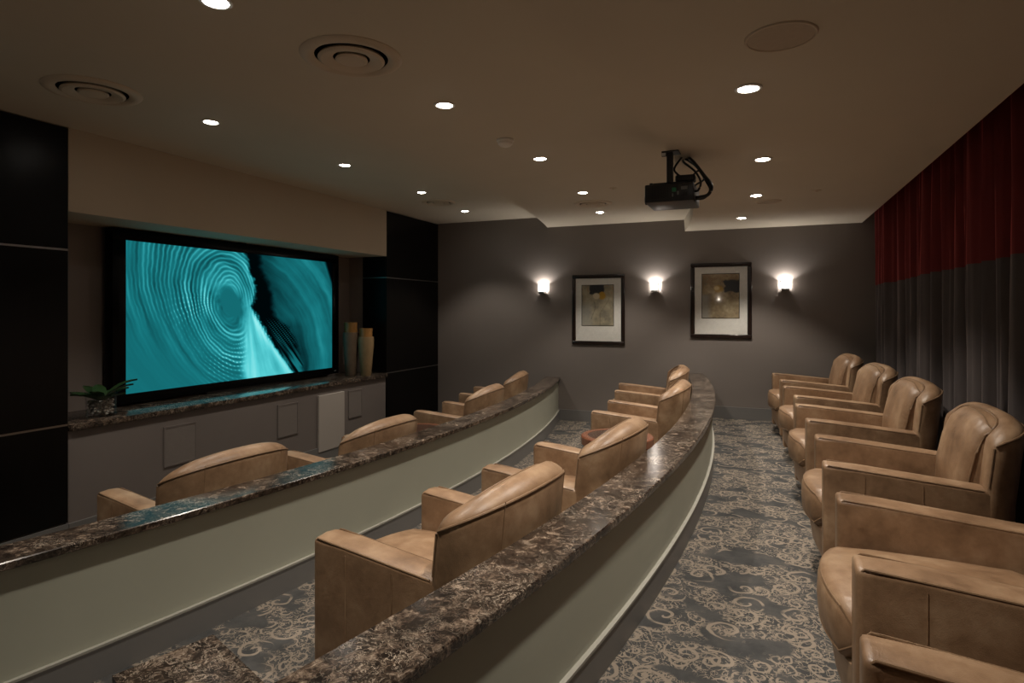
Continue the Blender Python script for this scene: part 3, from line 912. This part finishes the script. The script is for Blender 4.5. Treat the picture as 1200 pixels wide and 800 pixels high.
def art_two(u, v):
    n = fbm(u * 5, v * 6, 12); n2 = fbm(u * 16, v * 18, 15)
    base = ramp(n * 0.6 + n2 * 0.4, [(0.25, (112, 98, 78)), (0.5, (150, 134, 106)), (0.75, (182, 168, 140))])
    def blend(b, m, c): return b * (1 - m[:, None]) + srgb(c) * m[:, None]
    base = blend(base, 0.75 * sstep(0.42 - v, 0, 0.12) * sstep(n2, 0.3, 0.6), (116, 92, 66))
    base = blend(base, 0.7 * sstep(v, 0.42, 0.52) * sstep(0.30 - u, 0, 0.2), (150, 150, 146))
    dk = sstep(u - 0.58 + 0.14 * (n2 - 0.5), 0.0, 0.05) * sstep(0.16 - np.abs(v - 0.28) + 0.10 * (n - 0.5), 0.0, 0.04)
    base = blend(base, dk, (42, 45, 48))
    ye = sstep(0.10 - np.hypot((u - 0.45) * 0.62, v - 0.34) - 0.04 * (n2 - 0.5), 0.0, 0.04); base = blend(base, 0.8 * ye, (170, 136, 62))
    cr = sstep(0.06 - np.hypot((u - 0.40) * 0.6, v - 0.32), 0.0, 0.03); base = blend(base, cr, (200, 184, 142))
    return np.clip(base * 1.25, 0, 0.9)
def picture(cx, cz, w, h, mat_in, fn, label):
    """mat_in: x0, x1, z0, z1 of the print inside the mount, relative to centre"""
    t = thing('framed_picture', label, 'picture', (cx, FAR_Y, cz - h / 2))
    fw = 0.050; W = w / 2
    for a in ((-W, W, 0, fw), (-W, W, h - fw, h), (-W, -W + fw, fw, h - fw), (W - fw, W, fw, h - fw)):
        MB().rbox(a[0], a[1], -0.026, -0.002, a[2], a[3], 0.010, 3).build('frame_rail', 'frame_wood', t)
    MB().box(-W + fw - 0.004, W - fw + 0.004, -0.012, -0.004, fw - 0.004, h - fw + 0.004).build('mount', 'mat_board', t, 0)
    x0, x1, z0, z1 = mat_in; z0 += h / 2; z1 += h / 2
    grid_print('print', 'art_print', t, fn, 70, 90, lambda U, V: np.stack([x0 + (x1 - x0) * U, np.full_like(U, -0.0125), z1 - (z1 - z0) * V], -1))
    m = MB(); e = 0.007
    for a in ((x0 - e, x1 + e, z0 - e, z0), (x0 - e, x1 + e, z1, z1 + e), (x0 - e, x0, z0, z1), (x1, x1 + e, z0, z1)):
        m.box(a[0], a[1], -0.0135, -0.0118, a[2], a[3])
    m.build('print_border', 'frame_wood', t, 0)
    MB().box(-W + fw - 0.003, W - fw + 0.003, -0.018, -0.016, fw - 0.003, h - fw + 0.003).build('glazing', 'clear_glass', t, 0)
    return t
picture(-2.112, 1.664, 0.715, 0.935, (-0.22, 0.206, -0.21, 0.325), art_one, 'dark framed abstract print with a yellow spot, hung between first and middle sconce')
picture(-0.566, 1.775, 0.715, 0.930, (-0.218, 0.211, -0.213, 0.327), art_two, 'dark framed abstract print with dark patch at its right, beside the curtain end sconce')

# ------------------------------------------------------------------ wall sconces
def sconce(x, label, y=FAR_Y, rz=0.0, group='sconces on the picture wall'):
    t = thing('wall_sconce', label, 'sconce', (x, y, 1.885), rz, group)
    MB().rbox(-0.032, 0.032, -0.014, 0.0, 0.01, 0.11, 0.003, 1).build('back_plate', 'chrome', t)
    MB().rbox(-0.046, 0.046, -0.082, -0.012, 0.0, 0.026, 0.002, 1).build('bottom_tray', 'chrome', t)
    for xx in (-0.054, 0.050):
        MB().box(xx, xx + 0.004, -0.090, -0.085, 0.026, 0.128).build('corner_bar', 'chrome', t, 0)
    MB().box(-0.049, 0.049, -0.089, -0.085, 0.026, 0.120).build('glass_front', 'frosted_glass', t, 0)
    for xx in (-0.052, 0.048):
        MB().box(xx, xx + 0.004, -0.084, -0.018, 0.026, 0.120).build('glass_side', 'frosted_glass', t, 0)
    MB().lathe([(0.004, 0.022), (0.016, 0.030), (0.020, 0.052), (0.014, 0.074), (0.002, 0.080)], 14, (0, -0.050, 0.006)).build('bulb', 'lamp_bulb', t)
    ld = bpy.data.lights.new('sconce_lamp', 'POINT')
    ld.energy = SCONCE_W; ld.color = (1.0, 0.93, 0.85); ld.shadow_soft_size = 0.012
    lo = link('sconce_lamp', ld, t); lo.location = (0, -0.050, 0.092)
for x, lb in ((-2.886, 'small lit glass box sconce on the taupe wall, first from black pier'), (-1.362, 'small lit glass box sconce between the two framed pictures'), (0.159, 'small lit glass box sconce on the taupe wall nearest the curtain')):
    sconce(x, lb)

# the same lamps on the opposite wall; one shows as a reflection in the picture glass, the other is unseen, added to lift near brightness
for x, w_ in ((-2.886, 'unseen, added nearest the black pier'), (-1.362, 'mirrored in picture glass')):
    sconce(x, 'small lit glass box sconce on the wall opposite the pictures, ' + w_, NEAR_Y, PI, 'sconces opposite the pictures')

# ------------------------------------------------------------------ ceiling fittings
def downlight(x, y, z, label, group, power=1.0):
    t = thing('downlight', label, 'downlight', (x, y, z), group=group)
    for o in down_proto.children:
        c = o.copy(); COL.objects.link(c); c.parent = t
    ld = spot_data(power)
    lo = link('downlight_lamp', ld, t); lo.location = (0, 0, -0.020)
spots = {}
def spot_data(p):
    if p not in spots:
        d = bpy.data.lights.new('downlight_lamp', 'SPOT')
        d.energy = SPOT_W * p; d.color = (1.0, 0.90, 0.775); d.spot_size = math.radians(98); d.spot_blend = 0.45; d.shadow_soft_size = 0.03
        spots[p] = d
    return spots[p]
down_proto = link('proto', None)
MB().lathe([(0.060, 0.0), (0.060, -0.004), (0.056, -0.007), (0.046, -0.007), (0.042, -0.001)], 32, cap=False).build('trim_ring', 'white_trim', down_proto)
MB().lathe([(0.043, -0.002), (0.030, -0.006), (0.020, -0.012), (0.0006, -0.013)], 32).build('lamp_face', 'lamp_face', down_proto)
ROWS = {'R': (C_RIGHT, [(-0.092, 2.944), (-0.047, 4.353), (-0.116, 5.696), (-0.287, 7.02), (-0.32, 1.58)]),
        'M': (C_MID, [(-1.892, 1.66), (-1.672, 2.992), (-1.598, 4.326), (-1.677, 5.731), (-1.826, 6.945)]),
        'L': (C_LEFT, [(-3.519, 3.046), (-3.467, 4.407), (-3.496, 5.746), (-3.636, 7.046), (-3.66, 1.70)])}
GL = {'R': ('lit round downlight in the lowest ceiling step, %s from the picture wall', 'downlights over the upper aisle'),
      'M': ('lit round downlight in the middle ceiling step, %s from the picture wall', 'downlights over the middle row'),
      'L': ('lit round downlight in the highest ceiling by the screen bulkhead, %s from the picture wall', 'downlights over the lowest row')}
ORD = ('first', 'second', 'third', 'fourth', 'fifth', 'sixth')
PW = {'R': 1.12, 'M': 0.92, 'L': 0.58}
for k, (z, pts) in ROWS.items():
    for n_, (x, y) in enumerate(sorted(pts, key=lambda q: -q[1])):
        downlight(x, y, z, GL[k][0] % ORD[n_], GL[k][1], PW[k])
for o in list(down_proto.children): bpy.data.objects.remove(o)
bpy.data.objects.remove(down_proto)

def diffuser(x, y, z, r, label):
    t = thing('air_diffuser', label, 'air vent', (x, y, z), group='round ceiling diffusers')
    def ringp(nm, prof, mat): return MB().lathe([(a * r, b * r) for a, b in prof], 56, cap=False).build(nm, mat, t)
    ringp('flange', [(1.0, 0.0), (1.0, -0.012), (0.97, -0.045), (0.88, -0.075), (0.80, -0.07), (0.72, -0.02), (0.72, 0.0)], 'vent_paint')
    MB().lathe([(0.73 * r, -0.004 * r), (0.001, -0.004 * r)], 56).build('throat', 'hole_shade', t)  # flat disc, shade of the opening painted on
    ringp('inner_ring', [(0.63, -0.02), (0.655, -0.065), (0.60, -0.10), (0.46, -0.085), (0.36, -0.03)], 'vent_paint')
    ringp('inner_ring', [(0.30, -0.02), (0.32, -0.065), (0.28, -0.095), (0.15, -0.09), (0.002, -0.085)], 'vent_paint')
diffuser(-1.745, 2.266, C_MID, 0.225, 'large round air diffuser of concentric rings over the middle row, beside a downlight')
diffuser(-3.66, 2.35, C_LEFT, 0.25, 'round air diffuser in the highest ceiling by the near black pier')
diffuser(-3.64, 6.368, C_LEFT, 0.20, 'round air diffuser in the highest ceiling by the far black pier')
diffuser(-1.749, 6.365, C_MID, 0.20, 'round air diffuser in the middle ceiling before the picture wall')
def ceiling_speaker(x, y, z, r, label):
    t = thing('ceiling_speaker', label, 'speaker', (x, y, z), group='flush ceiling speakers')
    MB().lathe([(r, 0.0), (r, -0.004), (r * 0.975, -0.007), (r * 0.93, -0.006), (r * 0.92, -0.002)], 48, cap=False).build('rim', 'vent_paint', t)
    MB().lathe([(r * 0.93, -0.003), (r * 0.5, -0.006), (0.001, -0.007)], 48).build('grille', 'speaker_mesh', t)
ceiling_speaker(0.034, 2.439, C_RIGHT, 0.125, 'round flush ceiling speaker over the upper aisle, beside a downlight')
ceiling_speaker(-0.014, 6.075, C_RIGHT, 0.11, 'round flush ceiling speaker over the upper aisle near the picture wall')
t = thing('smoke_detector', 'small white domed smoke detector on the middle ceiling step', 'detector', (-1.639, 3.761, C_MID))
MB().lathe([(0.058, 0.0), (0.058, -0.012), (0.052, -0.018)], 32).build('base', 'detector_plastic', t)
MB().lathe([(0.050, -0.018), (0.048, -0.032), (0.036, -0.044), (0.018, -0.050), (0.001, -0.051)], 32).build('dome', 'detector_plastic', t)
def sprinkler(x, y, z, label):
    t = thing('sprinkler', label, 'sprinkler', (x, y, z), group='flush ceiling sprinklers')
    MB().lathe([(0.036, 0.0), (0.036, -0.003), (0.030, -0.006), (0.001, -0.006)], 24).build('cover_plate', 'vent_paint', t)
    MB().lathe([(0.010, -0.006), (0.010, -0.013), (0.001, -0.014)], 12).build('button', 'vent_paint', t)
sprinkler(-1.361, 5.641, C_MID, 'small flush sprinkler plate in the middle ceiling step')
sprinkler(0.353, 5.67, C_RIGHT, 'small flush sprinkler plate in the ceiling near the curtains')

# ------------------------------------------------------------------ projector
t = thing('projector', 'black video projector with cable loop hanging from ceiling on a post', 'projector', (-0.585, 4.06, 2.33))
MB().rbox(-0.15, 0.15, -0.165, 0.165, 0.0, 0.115, 0.008, 2).build('case', 'projector_black', t)
m = MB()
for k in range(15):
    m.box(-0.138 + k * 0.0094, -0.133 + k * 0.0094, -0.168, -0.164, 0.02, 0.098)
m.build('vent_slats', 'cable_black', t, 0)
MB().lathe([(0.032, 0.0), (0.036, 0.002), (0.034, 0.035), (0.028, 0.038), (0.002, 0.028)], 24).build('lens', 'black_plastic', t)
lens = bpy.data.objects['lens']; lens.rotation_euler = (0, -PI / 2, 0); lens.location = (-0.148, 0.05, 0.06)
for (a, b, z0_, z1_, mt) in ((0.02, 0.045, 0.06, 0.085, 'port_green'), (0.05, 0.062, 0.04, 0.062, 'port_grey'), (0.075, 0.115, 0.07, 0.090, 'port_grey'), (0.02, 0.028, 0.03, 0.05, 'port_grey'), (0.085, 0.11, 0.03, 0.055, 'black_satin')):
    MB().rbox(a, b, -0.170, -0.163, z0_, z1_, 0.001, 1).build('port', mt, t)
MB().lathe([(0.012, 0.115), (0.012, 0.130), (0.004, 0.133)], 12, (-0.115, -0.12, 0)).build('knob', 'black_satin', t)
pm = MB().rbox(-0.016, 0.020, -0.150, -0.100, 0.113, C_RIGHT - 2.331, 0.003, 1).build('post', 'black_satin', t)
MB().rbox(-0.10, 0.10, -0.15, 0.11, 0.113, 0.125, 0.003, 1).build('mount_plate', 'black_satin', t)
MB().rbox(-0.045, 0.060, -0.165, -0.06, C_RIGHT - 2.338, C_RIGHT - 2.331, 0.002, 1).build('ceiling_plate', 'black_satin', t)
MB().box(-0.042, -0.018, -0.168, -0.1655, C_RIGHT - 2.362, C_RIGHT - 2.344).build('label', 'label_white', t, 0)
MB().box(-0.044, -0.014, -0.1655, -0.150, C_RIGHT - 2.364, C_RIGHT - 2.336).build('label_bracket', 'black_satin', t, 0)
MB().rbox(0.03, 0.15, -0.10, -0.02, 0.135, 0.175, 0.006, 1).build('junction_box', 'cable_black', t)
cz = C_RIGHT - 2.33
def cable(P, r):
    # smooth the control points with Catmull-Rom
    P = [Vector(p) for p in P]; out = []
    for i in range(len(P) - 1):
        a, b, c_, d = P[max(i - 1, 0)], P[i], P[i + 1], P[min(i + 2, len(P) - 1)]
        for s in np.linspace(0, 1, 8, endpoint=False):
            out.append(0.5 * ((2 * b) + (c_ - a) * s + (2 * a - 5 * b + 4 * c_ - d) * s * s + (3 * b - a - 3 * c_ + d) * s ** 3))
    out.append(P[-1])
    MB().tube(out, r, 7).build('cable', 'cable_black', t)
cable([(0.09, 0.10, cz), (0.13, -0.02, cz - 0.05), (0.20, -0.05, 0.17), (0.245, -0.06, 0.10), (0.225, -0.06, 0.045), (0.165, -0.05, 0.035), (0.14, -0.04, 0.04)], 0.011)
cable([(0.07, 0.10, cz), (0.15, 0.0, cz - 0.08), (0.215, -0.03, 0.13), (0.235, -0.04, 0.075), (0.20, -0.04, 0.03), (0.14, -0.03, 0.03)], 0.008)
cable([(0.05, 0.12, cz), (0.08, -0.05, cz - 0.06), (0.15, -0.09, 0.19), (0.185, -0.10, 0.12), (0.17, -0.10, 0.07), (0.14, -0.09, 0.07)], 0.007)
cable([(0.06, -0.06, 0.17), (0.02, -0.07, 0.22), (0.05, 0.05, cz)], 0.007)
cable([(0.13, -0.06, 0.17), (0.17, -0.06, 0.20), (0.20, -0.04, 0.15), (0.15, -0.10, 0.10), (0.14, -0.12, 0.06)], 0.006)

# ------------------------------------------------------------------ vases and plant on the ledge
def vase(x, y, h, r, neck, body, rim, label):
    t = thing('vase', label, 'vase', (x, y, SHELF_Z), group='tall vases on the ledge')
    hb = h - neck
    MB().lathe([(r * 0.62, 0.0), (r * 0.66, 0.008), (r * 0.80, hb * 0.35), (r * 0.95, hb * 0.70), (r, hb * 0.90), (r * 0.98, hb), (r * 0.80, hb), (r * 0.78, hb * 0.85)], 36).build('body', body, t)
    MB().lathe([(r * 0.80, hb - 0.02), (r * 0.80, hb + neck * 0.5), (r * 0.84, hb + neck), (r * 0.78, hb + neck), (r * 0.74, hb + neck * 0.5), (r * 0.74, hb - 0.02)], 36, cap=False).build('collar', rim, t)
vase(-4.84, 6.27, 0.66, 0.098, 0.125, 'clay_brown', 'amber_glaze', 'taller brown clay vase with glazed collar beside the screen')
vase(-4.655, 6.33, 0.585, 0.098, 0.105, 'clay_tan', 'amber_glaze', 'shorter tan clay vase with amber collar beside the black pier')
t = thing('potted_plant', 'low leafy plant in a clear glass bowl of pale pebbles on the ledge', 'plant', (-4.72, 3.09, SHELF_Z))
MB().lathe([(0.085, 0.0), (0.098, 0.006), (0.105, 0.19), (0.100, 0.19), (0.094, 0.012), (0.002, 0.010)], 32).build('glass_bowl', 'clear_glass', t)
peb = MB()
ico = bmesh.new(); bmesh.ops.create_icosphere(ico, subdivisions=1, radius=1.0)
iv = [v.co.copy() for v in ico.verts]; fi = [[v.index for v in f.verts] for f in ico.faces]; ico.free()
for k in range(150):
    a = random.random() * 2 * PI; rr = 0.080 * math.sqrt(random.random()); zz = 0.022 + 0.10 * random.random()
    s = 0.009 + 0.006 * random.random()
    peb.add([(rr * math.cos(a) + v.x * s, rr * math.sin(a) + v.y * s, zz + v.z * s * 0.8) for v in iv], fi)
o = peb.build('pebbles', 'pebble', t, 60); o['kind'] = 'stuff'
for k in range(13):
    a = k * 2.4 + 0.3; Lf = 0.17 + 0.10 * random.random(); el = 0.35 + 0.7 * random.random()
    MBs = MB(); rings = []
    for i in range(8):
        s = i / 7
        d = Lf * s
        w = 0.046 * math.sin(PI * min(1, s * 0.92 + 0.08)) ** 0.8
        px = 0.02 + d * math.cos(el * (1 - 0.5 * s)); pz = 0.12 + d * math.sin(el) * (1 - 0.45 * s) * 1.1 
        ca, sa = math.cos(a), math.sin(a)
        rings.append([(px * ca - q_ * sa, px * sa + q_ * ca, pz + dz) for q_, dz in ((-w, 0.010), (0, 0.0), (w, 0.010), (0, -0.003))])
    MBs.loft(rings).build('leaf', 'leaf', t, 60)
